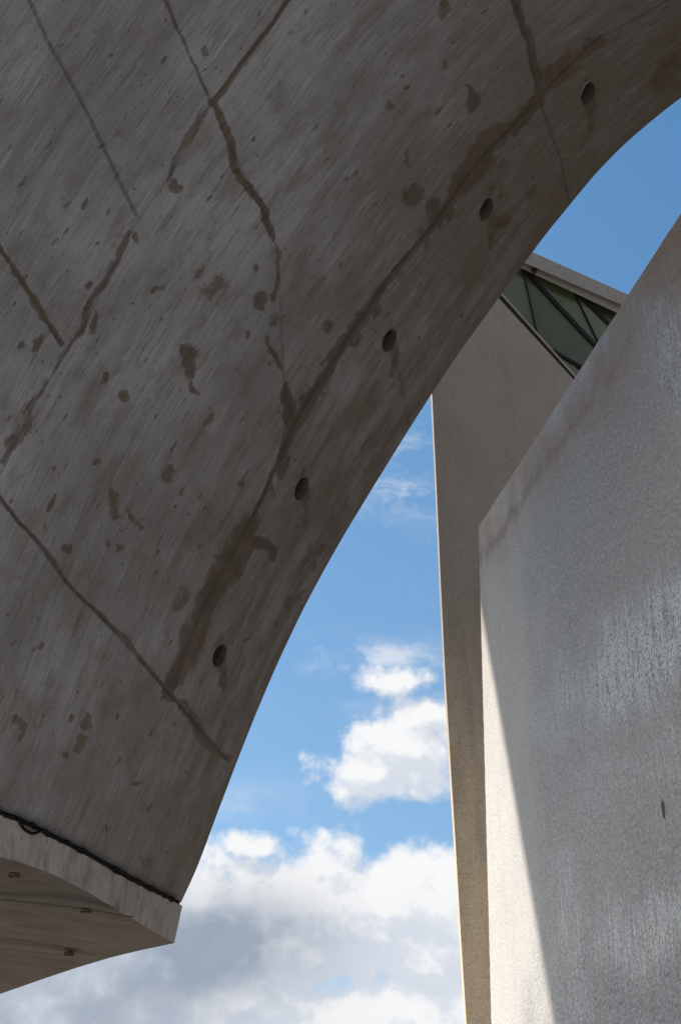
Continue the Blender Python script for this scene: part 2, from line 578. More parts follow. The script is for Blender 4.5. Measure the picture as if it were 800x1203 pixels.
def blob(x, y, rx, ry, k, ang=30.0):
    """an elongated drip spot, long axis along the boards"""
    a = math.radians(ang)
    dx, dy = math.sin(a) * (ry - rx), -math.cos(a) * (ry - rx)
    stroke(stain, [(x - dx, y - dy), (x + dx * .2, y + dy * .2), (x + dx, y + dy)], [rx * .9, rx * 1.1, rx * .6], k, 1.0, .1, 1.6)


# pour joints across and along the boards
stroke(seam, [(30, -12), (55, 45), (78, 85), (105, 135), (130, 190), (150, 230), (161, 252)], 1.5, .6, .15, .5, .5)
stroke(stain, [(190, -10), (210, 38), (225, 70), (235, 92), (245, 114)], 2.0, .55, .25)
stroke(stain, [(348, -14), (318, 30), (300, 55), (280, 85), (265, 105), (250, 122)], [3, 2.8, 2.6, 2.6, 3, 4], .95, .35)
stroke(stain, [(250, 120), (235, 140), (220, 165), (206, 190), (199, 213)], [5, 4, 4, 4, 3], .45, .5)
blob(205, 217, 5, 8, .7)
stroke(stain, [(250, 120), (260, 142), (269, 165), (275, 195), (285, 212), (300, 228), (309, 245), (313, 262), (322, 281)], [5, 3.2, 3, 3.2, 4, 4, 3.2, 2.6, 1.6], .95, .35)
stroke(stain, [(322, 281), (329, 300), (326, 330), (322, 350)], 3, .5, .6)
stroke(stain, [(-8, 280), (15, 312), (35, 345), (50, 370), (62, 388), (73, 404)], [2.2, 2.6, 3, 3.3, 3.5, 3], .85, .2)
stroke(seam, [(0, 290), (35, 343), (70, 400)], 1.3, .4, .2, .5, .5)
stroke(stain, [(153, 273), (140, 300), (125, 330), (108, 352), (98, 375), (90, 394)], [2, 3, 4, 5, 6, 5], .62, .4)
blob(108, 376, 9, 18, .6, 25)
# joint that follows the arris
stroke(stain, [(706, 44), (675, 68), (650, 90), (634, 110)], [9, 10, 10, 8], .85, .6)
stroke(stain, [(600, -14), (613, 25), (620, 50), (627, 75), (632, 100), (634, 120)], [5, 4.5, 4, 4, 4.5, 5], .9, .35)
stroke(stain, [(634, 112), (600, 148), (572, 172), (553, 196), (540, 216), (525, 240)], [7, 8, 13, 13, 9, 5], .95, .7)
stroke(stain, [(525, 240), (505, 270), (470, 310), (445, 345), (425, 372), (400, 410), (375, 452), (352, 488), (344, 505)], [4, 3, 3, 4, 5.5, 4.5, 4.5, 6, 6], .85, .35)
stroke(seam, [(620, 128), (560, 195), (510, 262), (465, 315), (425, 372), (350, 490), (320, 560), (300, 605), (240, 710), (199, 813)], 1.3, .45, .25, .5, .5)
stroke(stain, [(344, 505), (332, 530), (320, 558), (306, 590), (296, 612)], [4.5, 3.5, 3, 3.5, 6], .85, .3)
stroke(stain, [(296, 612), (286, 634), (265, 668), (242, 708), (226, 748), (208, 784), (199, 812)], [10, 15, 12, 10, 11, 11, 8], .95, .45)
stroke(stain, [(288, 632), (306, 637), (316, 645), (320, 656)], [9, 8, 6, 3], .8, .4)
stroke(stain, [(336, 450), (338, 470), (343, 498)], [4, 6, 7], .8, .6)
stroke(stain, [(314, 398), (322, 414), (331, 432)], [4, 3, 2], .7, .5)
# cross joint low down
stroke(stain, [(-8, 575), (15, 604), (40, 630), (65, 660), (80, 685), (105, 710), (125, 730), (150, 752), (166, 775), (185, 795), (200, 813)], 1.9, .7, .3)
stroke(seam, [(-5, 580), (40, 630), (80, 685), (125, 730), (166, 775), (200, 813), (232, 850), (265, 890)], 1.5, .6, .25, .5, .5)
stroke(stain, [(200, 813), (215, 826), (231, 848), (238, 868), (255, 884), (267, 891)], [5, 4, 4, 4, 4, 4], .8, .4)
stroke(seam, [(345, -5), (300, 55), (250, 122), (205, 200), (158, 268), (95, 392), (45, 468), (0, 560)], 1.2, .3, .2, .4, .4)
stroke(stain, [(95, 392), (70, 425), (45, 468), (22, 512), (3, 555)], [4, 2, 4, 6, 4], .42, .7)
stroke(seam, [(193, 0), (225, 70), (247, 120), (270, 170), (310, 248), (330, 330), (334, 440), (346, 500)], 1.1, .28, .25, .4, .4)
stroke(seam, [(600, -8), (620, 50), (634, 118), (660, 190), (668, 238)], 1.2, .4, .2, .4, .4)
stroke(seam, [(800, -6), (706, 42), (634, 112)], 1.2, .4, .25, .4, .4)
stroke(seam, [(425, 372), (448, 395), (470, 440), (480, 500)], 1.0, .3, .4, .4, .4)
# ragged offshoots beside the long joint
jl = curve_pts([(634, 112), (572, 172), (525, 240), (470, 310), (425, 372), (375, 452), (344, 505), (320, 558), (296, 612), (265, 668), (226, 748), (199, 812)], 200)
for _ in range(46):
    k_ = rng.integers(2, 197); p_ = jl[k_]; t_ = jl[k_ + 2] - jl[k_ - 2]; t_ = t_ / np.linalg.norm(t_)
    n2 = np.array([t_[1], -t_[0]]) * rng.choice([-1, 1]); L_ = rng.uniform(5, 22)
    q_ = p_ + n2 * rng.uniform(0, 9)
    stroke(stain, [q_, q_ + t_ * L_ * .5 + n2 * rng.uniform(-2, 5), q_ + t_ * L_ + n2 * rng.uniform(-3, 8)], [rng.uniform(2, 6), rng.uniform(2, 5), 1.5], rng.uniform(.4, .8), 1.0)
# rust run below each tie hole
for (hx, hy) in ((690, 110), (571, 246), (457, 400), (354, 574), (258, 770)):
    stroke(stain, [(hx + 3, hy + 6), (hx + 6, hy + 24), (hx + 4, hy + 44)], [7, 5, 2], .55, .6)
    stroke(stain, [(hx - 2, hy - 12), (hx + 4, hy - 24)], [6, 3], .4, .6)
# spots and runs
for a in [(180, 340, 5, 8, .75, 25), (240, 57, 4, 8, .5, 5), (300, 315, 4, 6, .6, 15), (383, 384, 3, 8, .6, 18), (290, 390, 3, 7, .6, 10),
          (250, 335, 17, 26, .48, 30), (307, 352, 6, 13, .75, 5), (325, 374, 6, 12, .55, 25), (217, 413, 8, 10, .85, 0), (222, 433, 7, 12, .8, -15),
          (228, 452, 4, 9, .7, -10), (123, 447, 4, 8, .75, 15), (150, 465, 4, 6, .8, 10), (130, 585, 5, 13, .75, -8), (135, 603, 4, 8, .7, -25),
          (200, 556, 4, 11, .6, 15), (131, 637, 4, 6, .6, 10), (111, 540, 3, 4, .7, 20), (66, 545, 4, 4, .6, 0), (82, 645, 3, 8, .6, 20),
          (243, 690, 10, 24, .42, 25), (215, 700, 8, 20, .42, 25), (186, 648, 3, 6, .55, 15), (160, 610, 3, 14, .5, -40), (62, 590, 2, 16, .55, 22),
          (243, 493, 3, 12, .5, 25), (216, 578, 4, 7, .45, 20), (47, 405, 4, 12, .6, 25), (35, 490, 6, 22, .5, 22), (12, 530, 7, 24, .55, 22),
          (555, 122, 9, 14, .85, 15), (550, 108, 5, 12, .6, -20), (518, 8, 4, 12, .7, 10), (487, 231, 8, 12, .8, -35), (505, 243, 9, 8, .6, 20),
          (423, 366, 6, 10, .8, 20), (440, 352, 6, 9, .8, 40), (595, 263, 11, 14, .62, 40), (628, 228, 7, 10, .5, 35), (590, 195, 4, 10, .4, 40),
          (478, 185, 4, 15, .5, 5), (465, 130, 3, 18, .45, -20), (404, 62, 3, 4, .5, 0), (400, 316, 4, 6, .5, 20), (380, 330, 3, 8, .4, 20),
          (785, 80, 12, 26, .55, 40), (755, 92, 8, 12, .4, 40), (722, 36, 6, 16, .35, 45), (430, 520, 5, 26, .35, 35), (395, 600, 6, 22, .4, 32),
          (368, 655, 10, 22, .45, 30), (345, 705, 6, 20, .42, 30), (262, 850, 5, 16, .35, 25), (296, 742, 3, 12, .4, 20), (280, 662, 4, 14, .4, 60),
          (105, 846, 4, 10, .7, 12), (96, 872, 4, 14, .7, 30), (78, 886, 5, 5, .6, 0), (88, 843, 3, 5, .6, 0), (18, 842, 5, 9, .6, -50),
          (26, 851, 4, 6, .6, -30), (160, 921, 2.5, 7, .6, 70), (240, 800, 3, 10, .4, 20), (300, 930, 5, 10, .3, 20), (200, 1036, 6, 8, .55, -50),
          (170, 1012, 4, 9, .4, -50), (85, 975, 14, 7, .35, 70), (262, 500, 4, 10, .35, 25), (172, 480, 3, 11, .35, 20), (145, 150, 8, 20, .3, 10)]:
    blob(*a)
for _ in range(60):
    x, y = rng.uniform(0, 760), rng.uniform(0, 1040)
    r = rng.uniform(1.2, 2.8)
    blob(x, y, r, r * rng.uniform(1.2, 3.5), rng.uniform(.45, .75), rng.uniform(15, 45))
# weathering towards the arris plus painted shading of the face, and the cleaner panel at top left
dist_edge = np.broadcast_to(tq, PX.shape)
tone = np.exp(-dist_edge / 95.0) * (.5 + .9 * fbm(U * 2.5, V * 1.2, 77, 4)) + .62 * np.exp(-(dist_edge / 300.0) ** 1.5) * sstep(-.1, .75, sl / sl[-1] + .25)[:, None]
tone = np.clip(tone, 0, 1)


def inside(poly):
    r = np.zeros(PX.shape, bool); n = len(poly)
    for i in range(n):
        (xa, ya), (xb, yb) = poly[i], poly[(i + 1) % n]
        r ^= ((ya > PY) != (yb > PY)) & (PX < (xb - xa) * (PY - ya) / (yb - ya + 1e-9) + xa)
    return r


panel = np.full(PX.shape, .5)
panel[inside([(-400, -400), (20, -30), (55, 45), (105, 135), (161, 254), (95, 392), (72, 402), (35, 345), (-10, 280), (-400, 100)])] = .82
panel[inside([(30, -10), (190, -10), (225, 70), (245, 114), (205, 200), (161, 254), (105, 135), (55, 45)])] = .72
panel[inside([(190, -10), (348, -10), (280, 85), (248, 118), (225, 70)])] = .64
panel[inside([(-10, 280), (72, 402), (40, 470), (-5, 575)])] = .6
panel[inside([(-10, 578), (40, 630), (80, 685), (125, 730), (166, 775), (200, 813), (265, 890), (213, 1075), (-300, 900)])] = .45
panel = np.minimum(panel, .5 - .34 * sstep(.34, .66, sl / sl[-1])[:, None] * np.exp(-(dist_edge / 300.0) ** 2))  # smoothly darker towards the upper arris: shade put into the panel tone
MARK = np.stack([stain, seam, tone, panel], -1)

# tie holes: cut out of the face here, each lined by its own cup below
HOLES = [(690, 110), (571, 246), (457, 400), (354, 574), (258, 770)]
H_R = .098
hc = [on_shell(*h) for h in HOLES]
hn = [shell_normal(c[None])[0] for c in hc]
mid = (FACE[:-1, :-1] + FACE[1:, 1:]) / 2
keep = np.ones(mid.shape[:2], bool)
hax = []
for (hx, hy), c in zip(HOLES, hc):
    la = on_shell(hx + 4.2, hy - 13.2) - c; sa = on_shell(hx + 6.9, hy + 1.6) - c
    hax.append((sa, la))
    dm = mid - c
    G = np.linalg.pinv(np.stack([sa, la], 1))
    uvh = dm @ G.T
    keep &= ~((np.hypot(uvh[..., 0], uvh[..., 1]) < 1.0) & (np.linalg.norm(dm, axis=-1) < .5))
# slight unevenness of the boards, real relief
relief = (fbm(U * 7, V * .5, 5, 3) - .5) * .012 * sstep(0, 14, dist_edge)
FACE_W = FACE + FN * relief[..., None]

shell_base = world([-6.0, 14.0, -CAM_Z])
shell = empty("concrete_shell", shell_base)
tag(shell, "huge dark board-marked concrete shell with brown stained joints arching over from the left", "shell", kind="thing")
link("shell_face", grid_mesh(world(FACE_W)[:, ::-1], UV[:, ::-1], MARK[:, ::-1], keep[:, ::-1]), M_SHELL, shell)


def frame_of(n, hint=(0, 0, 1)):
    n = n / np.linalg.norm(n)
    s = np.cross(hint, n); s /= np.linalg.norm(s)
    return s, np.cross(n, s), n


def tie_hole(c, n, r, mat, parent, depth=.06, axes=None):
    s, t, n = frame_of(n)
    if axes is not None:
        s, t = axes[0] / r, axes[1] / r
    V_, F_ = [], []
    prof = [(r * 1.16, -.006), (r * 1.10, .005), (r * 1.0, .004), (r * .95, -.006), (r * .86, -depth), (r * .5, -depth - .004), (0.0, -depth)]
    seg = 36
    for (rr, h) in prof[:-1]:
        for k in range(seg):
            a = 2 * math.pi * k / seg
            w = 1 + .03 * math.sin(3 * a + c[0] * 7) + .02 * math.sin(5 * a + c[1] * 3)
            V_.append(c + rr * w * (math.cos(a) * s + math.sin(a) * t) + h * n)
    for i in range(len(prof) - 2):
        for k in range(seg):
            k2 = (k + 1) % seg
            F_.append([i * seg + k, i * seg + k2, (i + 1) * seg + k2, (i + 1) * seg + k])
    V_.append(c - depth * n)
    last = (len(prof) - 2) * seg
    for k in range(seg):
        F_.append([last + k, last + (k + 1) % seg, len(V_) - 1])
    me = mesh_from(world(np.array(V_)), F_, True)
    uvl = me.uv_layers.new(name="UVMap")
    co = np.array(V_)
    for lp in me.loops:
        d = co[lp.vertex_index] - c
        uvl.data[lp.index].uv = (float(d @ s) + c[0], float(d @ t) + c[2])
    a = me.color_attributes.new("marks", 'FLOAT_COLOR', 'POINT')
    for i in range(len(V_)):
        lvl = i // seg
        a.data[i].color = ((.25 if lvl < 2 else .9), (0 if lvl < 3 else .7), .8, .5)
    return link("tie_hole", me, mat, parent)


def plug(c, n, r, parent, mat, axes=None):
    s, t, n = frame_of(n)
    if axes is not None:
        s, t = axes[0] / H_R, axes[1] / H_R
    V_ = [c + rr * (math.cos(2 * math.pi * k / 24) * s + math.sin(2 * math.pi * k / 24) * t) + h * n
          for (rr, h) in ((r, -.02), (r, 0), (r * .8, .008)) for k in range(24)]
    F_ = []
    for i in range(2):
        for k in range(24):
            F_.append([i * 24 + k, i * 24 + (k + 1) % 24, (i + 1) * 24 + (k + 1) % 24, (i + 1) * 24 + k])
    F_.append([48 + k for k in range(24)])
    return link("plug", mesh_from(world(np.array(V_)), F_), mat, parent)


for c, n, ax in zip(hc, hn, hax):
    th_ = tie_hole(c, n, H_R, M_SHELL, shell, .085, ax)
    plug(c - n * .07, n, H_R * .62, th_, M_RUST, ax)

# --- the hidden side of the shell: from the arris back to the shadow-casting rear edge, then over the top
E3 = FACE[:, 0]
fr = (sl / sl[-1])
dz = .02 + .75 * sstep(0.0, .55, fr)
DIR = np.stack([-.68 + .10 * sstep(0, .7, fr), .73 + .1 * sstep(0, .7, fr), dz], -1)
lam = (SH_K - E3 @ SH_N) / (DIR @ SH_N)
R3 = E3 + DIR * lam[:, None]
L3 = FACE[:, -1]
TOP3 = (R3 + L3) / 2 + np.array([-4.0, -1.0, 5.0])
sub = np.r_[np.arange(0, NS - 1, 8), NS - 1]
# keep every arris vertex so that the two sheets share their boundary exactly
rows = []
for f in np.linspace(0, 1, 10):
    rows.append(E3 * (1 - f) + R3 * f)
for f in np.linspace(0, 1, 8)[1:]:
    rows.append(R3 * (1 - f) ** 2 + 2 * f * (1 - f) * TOP3 + L3 * f * f)
BACK = np.stack(rows, 1)
uvb = np.stack([np.broadcast_to(np.linspace(0, 14, BACK.shape[1]), BACK.shape[:2]), np.broadcast_to((sl / 120)[:, None], BACK.shape[:2])], -1)
link("shell_back", grid_mesh(world(BACK), uvb, np.tile([0, 0, .4, .5], BACK.shape[:2] + (1,))), M_SHELL, shell)
# underside of the shell above the joint, and its far upper end
for k in (0, NS - 1):
    fr_row = FACE[k][::6]
    if not np.allclose(fr_row[-1], FACE[k][-1]): fr_row = np.vstack([fr_row, FACE[k][-1]])
    loop = np.vstack([fr_row, BACK[k][::-1][1:-1]])
    cen = loop.mean(0)
    vs = np.vstack([loop, cen]); n_ = len(loop)
    link("shell_end", mesh_from(world(vs), [[i, (i + 1) % n_, n_] for i in range(n_)]), M_SHELL, shell)

# --- end band, soffit, joint
BT = [(214.5, 1064), (190, 1053), (150, 1033), (100, 1004), (50, 979), (25, 967), (0, 957), (-60, 936), (-150, 908), (-330, 862)]
BB = [(205, 1108), (180, 1094), (140, 1070), (100, 1046), (65, 1028), (25, 1013), (0, 1007), (-60, 990), (-150, 968), (-330, 930)]
NBND = 160
bt = curve_pts(BT, NBND, 6); bt[0] = BT[0]
bb = curve_pts(BB, NBND, 6); bb[0] = BB[0]
T3 = on_shell(bt[:, 0], bt[:, 1], .035)
B3 = on_shell(bb[:, 0], bb[:, 1], .035)
nr = 16
bevel_rows = [T3 * (1 - f) + B3 * f for f in np.linspace(0, 1, nr)]
BAND = np.stack(bevel_rows, 0)
bl3 = np.r_[0, np.cumsum(np.linalg.norm(np.diff(B3, axis=0), axis=1))]
uv_b = np.stack([np.broadcast_to(bl3, (nr, NBND)), np.broadcast_to(np.linspace(.4, 0, nr)[:, None], (nr, NBND))], -1)
mk = np.zeros((nr, NBND, 4)); mk[..., 3] = .5
bu = uv_b[..., 0]
mk[..., 0] = .55 * sstep(.58, .74, fbm(bu * 2.6, uv_b[..., 1] * .8, 51, 4)) + .4 * sstep(.6, .7, fbm(bu * 9, uv_b[..., 1] * 1.2, 52, 3))
mk[..., 1] = 0
z_s = float(B3[0, 2])
# far edge of the soffit, level with the band's lower corner
FAR = [(205, 1108), (165, 1116.5), (130, 1125), (90, 1137), (50, 1150.5), (20, 1161), (0, 1168), (-60, 1190), (-103, 1207)]
fa = curve_pts(FAR, NBND, 6); fa[0] = FAR[0]
FAR3 = on_plane(fa[:, 0], fa[:, 1], (0, 0, 1), z_s)
B3s = B3.copy()
band = link("end_band", grid_mesh(world(BAND), uv_b, mk), M_BAND, shell)
tag(band, "paler smooth concrete band below the black joint")
nf = 60
SOF = np.stack([B3s * (1 - f) + FAR3 * f for f in np.linspace(0, 1, nf)], 0)
jd = on_plane(157, 1077, (0, 0, 1), z_s) - on_plane(0, 1056, (0, 0, 1), z_s); jd /= np.linalg.norm(jd)
sofuv = np.stack([SOF @ np.array([-jd[1], jd[0], 0]), SOF @ jd], -1)
spx, spy, _ = project(SOF)
so_m = np.zeros((nf, NBND, 4)); so_m[..., 3] = .5


def sof_line(pts, w, k, ch):
    pts = np.asarray(pts, float)
    for i in range(len(pts) - 1):
        a, b_ = pts[i], pts[i + 1]; d = b_ - a
        t = np.clip(((spx - a[0]) * d[0] + (spy - a[1]) * d[1]) / (d @ d), 0, 1)
        ds = np.hypot(spx - a[0] - d[0] * t, spy - a[1] - d[1] * t)
        so_m[..., ch] = np.maximum(so_m[..., ch], k * (1 - sstep(w * .5, w * 1.6, ds)))


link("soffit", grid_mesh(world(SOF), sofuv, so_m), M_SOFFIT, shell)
soffit = [o for o in shell.children if o.name.startswith("soffit")][0]
# board joints of the soffit as thin recessed-looking fillets: real narrow strips
for pts in ([(-40, 1052), (0, 1056), (50, 1061), (100, 1067), (157, 1077)], [(-40, 1098), (0, 1104), (60, 1113), (98, 1119)]):
    c_ = curve_pts(pts, 30, 3)
    q = on_plane(c_[:, 0], c_[:, 1], (0, 0, 1), z_s) - np.array([0, 0, .004])
    w = np.array([.0, .035 if pts[0][1] < 1080 else .02, 0])
    link("board_joint", mesh_from(world(np.vstack([q - w, q + w])), [[i, i + 1, 30 + i + 1, 30 + i] for i in range(29)]), M_RUST, soffit)
for (hx, hy) in ((18, 1025), (102, 1067), (82, 1118)):
    c = on_plane(hx, hy, (0, 0, 1), z_s) - np.array([0, 0, .002])
    tie_hole_ = tie_hole(c - np.array([0, 0, .03]), np.array([0, 0.02, -1.]), .062, M_SOFFIT, soffit, .024)
    plug(c - np.array([0, 0, .032]), np.array([0, 0.02, -1.]), .036, tie_hole_, M_RUST)
# rear face and lid of the band, closing the block
UP = T3 * 1.0
FT3 = FAR3 + np.array([0, 0, float(T3[0, 2] - B3[0, 2])])
FT3[0] = T3[0]
link("band_rear", grid_mesh(world(np.stack([FAR3, FT3], 0))), M_BAND, shell)
link("band_top", grid_mesh(world(np.stack([FT3, T3], 0))), M_BAND, shell)
# joint filler: a ragged black strip set back in the gap
jt = curve_pts(JOINT[:9], 200, 6)
jb = curve_pts(BT[:9], 200, 6)
ja = on_shell(jt[:, 0], jt[:, 1] - 2.0, -.01) ; jb3 = on_shell(jb[:, 0], jb[:, 1] + 2.0, -.05)
bul = on_shell((jt[:, 0] + jb[:, 0]) / 2, (jt[:, 1] + jb[:, 1]) / 2, 0)
wob = (fbm(np.arange(200) * .35, np.zeros(200), 8, 3) - .5)[:, None]
bul = bul + S_N * (.012 + .05 * wob)
rowsj = [ja, ja * .5 + bul * .5 + S_N * .01 * wob, bul, jb3 * .5 + bul * .5, jb3]
link("joint_seal", grid_mesh(world(np.stack(rowsj, 0))[:, 2:], smooth=True), M_RUBBER, shell)
# frayed backer rods lying twisted in the gap
for sd_, rr_, of_ in ((3, .017, -.6), (11, .013, .9)):
    nn_ = np.arange(196.0)
    wv_ = (fbm(nn_ * .42, np.full(196, sd_ * 1.0), sd_, 4) - .5) * 6.5 + of_ + .9 * np.sin(nn_ * .55 + sd_)
    rod = on_shell(jt[4:, 0], (jt[4:, 1] + jb[4:, 1]) / 2 + wv_, .03 + .006 * sd_ / 11)
    link("backer_rod", tube(world(rod), rr_, 7), M_RUBBER, shell)

# cable loop hanging out of the joint
lp = curve_pts([(22, 961), (24, 967), (27, 972), (32, 976.5), (38, 979.5), (44, 978.5), (49, 975), (55, 976)], 40, 5)
lo = on_shell(lp[:, 0], lp[:, 1], .06)
cable = empty("hanging_cable", world(lo[0]))
tag(cable, "short black cable looping out of the joint above the pale concrete band", "cable", kind="thing")
link("loop", tube(world(lo), .016, 8), M_RUBBER, cable)
tail = curve_pts([(24, 961), (24.5, 966), (25, 970)], 8)
link("loose_end", tube(world(on_shell(tail[:, 0], tail[:, 1], .075)), .009, 6), M_RUBBER, cable)

# ------------------------------------------------------------------ right mosaic wall
bot = wall_pt(577, 1203)
d_ = bot - tl
foot = tl + d_ * ((-CAM_Z - tl[2]) / d_[2])
top_r = wall_pt(800, 249.5)
d2 = (top_r - tl) / np.linalg.norm((top_r - tl))
W_LEN = 18.5
ang = math.atan2(W_T[1], W_T[0])
wall_loc = world(foot)
Rm = Matrix.Rotation(ang, 4, 'Z')


def wl(p):  # to the wall's own axes: x along the wall, z up
    v = Rm.inverted() @ Vector(p - foot)
    return np.array(v)


nx, nz = 260, 240
a0, a1 = wl(tl), wl(foot)
te = wl(tl + d2 * W_LEN)
WG = np.zeros((nz, nx, 3))
for i in range(nz):
    f = i / (nz - 1)
    left = a1 * (1 - f) + a0 * f
    right = np.array([te[0], 0, 0]) * (1 - f) + te * f
    xs = np.linspace(0, 1, nx)
    WG[i] = left * (1 - xs)[:, None] + right * xs[:, None]
ej = (fbm(np.arange(nx) * .55, np.zeros(nx), 31, 4) - .5) * .022
WG[-1, :, 2] += ej
WG[:, 0, 0] += (fbm(np.arange(nz) * .6, np.ones(nz), 33, 4) - .5) * .025
depth_below = (a0[2] + (te[2] - a0[2]) * (WG[..., 0] - a0[0]) / (te[0] - a0[0])) - WG[..., 2]
nzv = fbm(WG[..., 0] * 2, WG[..., 2] * .8, 21, 4)
wm = np.zeros((nz, nx, 4)); wm[..., 3] = 1
wm[..., 0] = np.clip(sstep(1.9, .1, depth_below + (nzv - .5) * 1.4) * .9, 0, 1)
wm[..., 1] = .9 * sstep(.22, .0, np.abs(depth_below - .62 + (nzv - .5) * .5)) * sstep(9, 1.5, WG[..., 0] - a0[0])
wm[..., 0] = np.maximum(wm[..., 0], .7 * sstep(.5, .0, WG[..., 0] - a0[0] + (nzv - .5) * .3) * sstep(4.2, .3, depth_below))
# one small rusty fleck low on the wall
fl = wl(wall_pt(779, 951))
wmw = np.array([np.array(Rm @ Vector(p)) for p in WG.reshape(-1, 3)]).reshape(WG.shape) + foot
wpx, wpy, wdep = project(wmw)
glaze_sheen = np.zeros((nz, nx))
def sheen_patch(pts, hw, k):  # pale glaze streaks and reflected sheen, painted into the tile colour
    pts = np.asarray(pts, float)
    for i in range(len(pts) - 1):
        a, b_ = pts[i], pts[i + 1]; d = b_ - a
        t = np.clip(((wpx - a[0]) * d[0] + (wpy - a[1]) * d[1]) / (d @ d), 0, 1)
        ds = np.hypot(wpx - a[0] - d[0] * t, wpy - a[1] - d[1] * t) + (nzv - .5) * hw * .9
        ok = wdep > 5
        glaze_sheen[ok] = np.maximum(glaze_sheen, k * (1 - sstep(hw * .25, hw * 1.2, ds)))[ok]
sheen_patch([(715, 800), (765, 750), (850, 690)], 66, 1.0)
sheen_patch([(640, 850), (700, 840)], 40, .35)
sheen_patch([(700, 920), (800, 880)], 40, .4)
sheen_patch([(740, 1110), (790, 1080), (850, 1040)], 62, .8)
sheen_patch([(660, 1010), (680, 1190)], 22, .5)
sheen_patch([(770, 380), (800, 450)], 50, .7)
sheen_patch([(703, 392), (640, 500)], 16, .8)
wm[..., 2] = np.clip(glaze_sheen, 0, 1)
xr = WG[..., 0] - a0[0]
wm[..., 3] = np.clip(sstep(.5, 3.6, xr + (nzv - .5) * 2.2 + .12 * depth_below) * (.62 + .38 * sstep(6.2, 8.5, depth_below + (nzv - .5) * 1.5)), 0, 1)  # weight of the painted sky reflection along the wall
wf = grid_mesh(WG, None, wm)
wall = bpy.data.objects.new("mosaic_wall", None); COL.objects.link(wall)
wall.location = wall_loc; wall.rotation_euler = (0, 0, ang)
tag(wall, "tall grey mosaic-clad wall on the right with a bright sunlit strip at its far edge", "wall", kind="thing")


def wlink(name, me, mat):
    o = bpy.data.objects.new(name, me); COL.objects.link(o); me.materials.append(mat); o.parent = wall
    return o


wlink("wall_face", wf, M_MOSAIC)
TH = 1.4   # thickness, on the far side (local +y or -y away from the passage)
side = np.array(Rm.inverted() @ Vector(-W_N)) * TH
loop = np.vstack([WG[:, 0][::-1], WG[0, 1:], WG[1:, -1], WG[-1, ::-1][1:-1]])
n_ = len(loop)
vs = np.vstack([loop, loop + side])
fs = [[i, i + n_, (i + 1) % n_ + n_, (i + 1) % n_] for i in range(n_)] + [[2 * n_ - 1 - i for i in range(n_)]]
wlink("wall_core", mesh_from(vs, fs), M_MOSAIC)
# rusty fleck
fv = [fl + np.array([math.cos(a) * .025 * (1 + .3 * math.sin(3 * a)), 0, math.sin(a) * .10]) - side / TH * .006 for a in np.linspace(0, 2 * math.pi, 14)[:-1]]
wlink("rust_fleck", prism(fv, -side / TH * .006), M_FLECK)

# ------------------------------------------------------------------ tapering slab behind
SL_N = np.array([-.03, -1, 0]); SL_N /= np.linalg.norm(SL_N)
SL_K = float(SL_N @ np.array([2, 26.0, 0]))
q = lambda x, y: on_plane(x, y, SL_N, SL_K)
edge_px = [(493.5, 250), (507.5, 465), (513, 580), (517.8, 690), (523.2, 800), (529.2, 900), (535.5, 1000), (540, 1080), (547.8, 1203)]
le = np.array([q(*e) for e in edge_px])
d_ = le[-1] - le[-3]
ft = le[-1] + d_ * ((-CAM_Z - le[-1][2]) / d_[2])
r_up = q(770, 551); r_dn = np.array([r_up[0] + .3, r_up[1], -CAM_Z])
poly = np.vstack([le, ft, r_dn, r_up])
pil_loc = world((ft + r_dn) / 2)
pillar = prism(world(poly) - pil_loc, (.02, .62, 0))
po = bpy.data.objects.new("leaning_slab", pillar); COL.objects.link(po); po.location = pil_loc
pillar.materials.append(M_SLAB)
tag(po, "tall tan roughcast slab tapering down with a thin sunlit left edge, behind the grey wall", "slab", kind="thing")

# ------------------------------------------------------------------ glazed gable and its roof edge
G_N = np.array([-.10, -1, -.24]); G_N /= np.linalg.norm(G_N)
g0 = rays(630, 395); g0 = g0 * (27.2 / g0[1])
G_K = float(G_N @ g0)
g = lambda x, y: on_plane(x, y, G_N, G_K)
gable = empty("glazed_gable", world([g0[0] + 2, g0[1] + 1, -CAM_Z]))
tag(gable, "triangular green glazing with black bars under a sloping concrete roof edge", "glazed roof", kind="thing")
APEX = (512, 268)
TOPN, NODE_S, MIDN, CROSS = (613, 314), (633, 403.3), (672, 340), (706, 411)
FARB, FARS = (800, 398), (800, 590)
panes = [([APEX, TOPN, NODE_S], 0), ([TOPN, (800, 516), (800, 500), (633, 403.3)], 1), ([NODE_S, (800, 500), FARS], 2),
         ([TOPN, MIDN, CROSS], 0), ([MIDN, (800, 463), (800, 516), CROSS], 2), ([MIDN, FARB, (800, 463)], 1)]
for i, (pp, mi) in enumerate(panes):
    pts = np.array([g(*p) for p in pp])
    cen = pts.mean(0)
    tiltv = np.cross(G_N, rng.normal(size=3)) * .006
    pts2 = pts + (((pts - cen) @ tiltv)[:, None]) * G_N * 1.0
    link("glass_pane", prism(world(pts2), -G_N * .02), M_GLASS[mi], gable)
for a, b_, w in ((TOPN, (800, 516), .085), (TOPN, NODE_S, .035), (MIDN, (800, 463), .075), (MIDN, CROSS, .035), (NODE_S, (800, 500), .06),
                 (APEX, FARS, .22),):
    link("mullion", bar(world(g(*a) + G_N * .03), world(g(*b_) + G_N * .03), w, .09, G_N), M_METAL, gable)
# pale cill strip between the slab and the dark frame
link("cill", bar(world(g(512, 261.5) + G_N * .09), world(g(800, 583) + G_N * .09), .04, .05, G_N, .01), M_BEAM, gable)
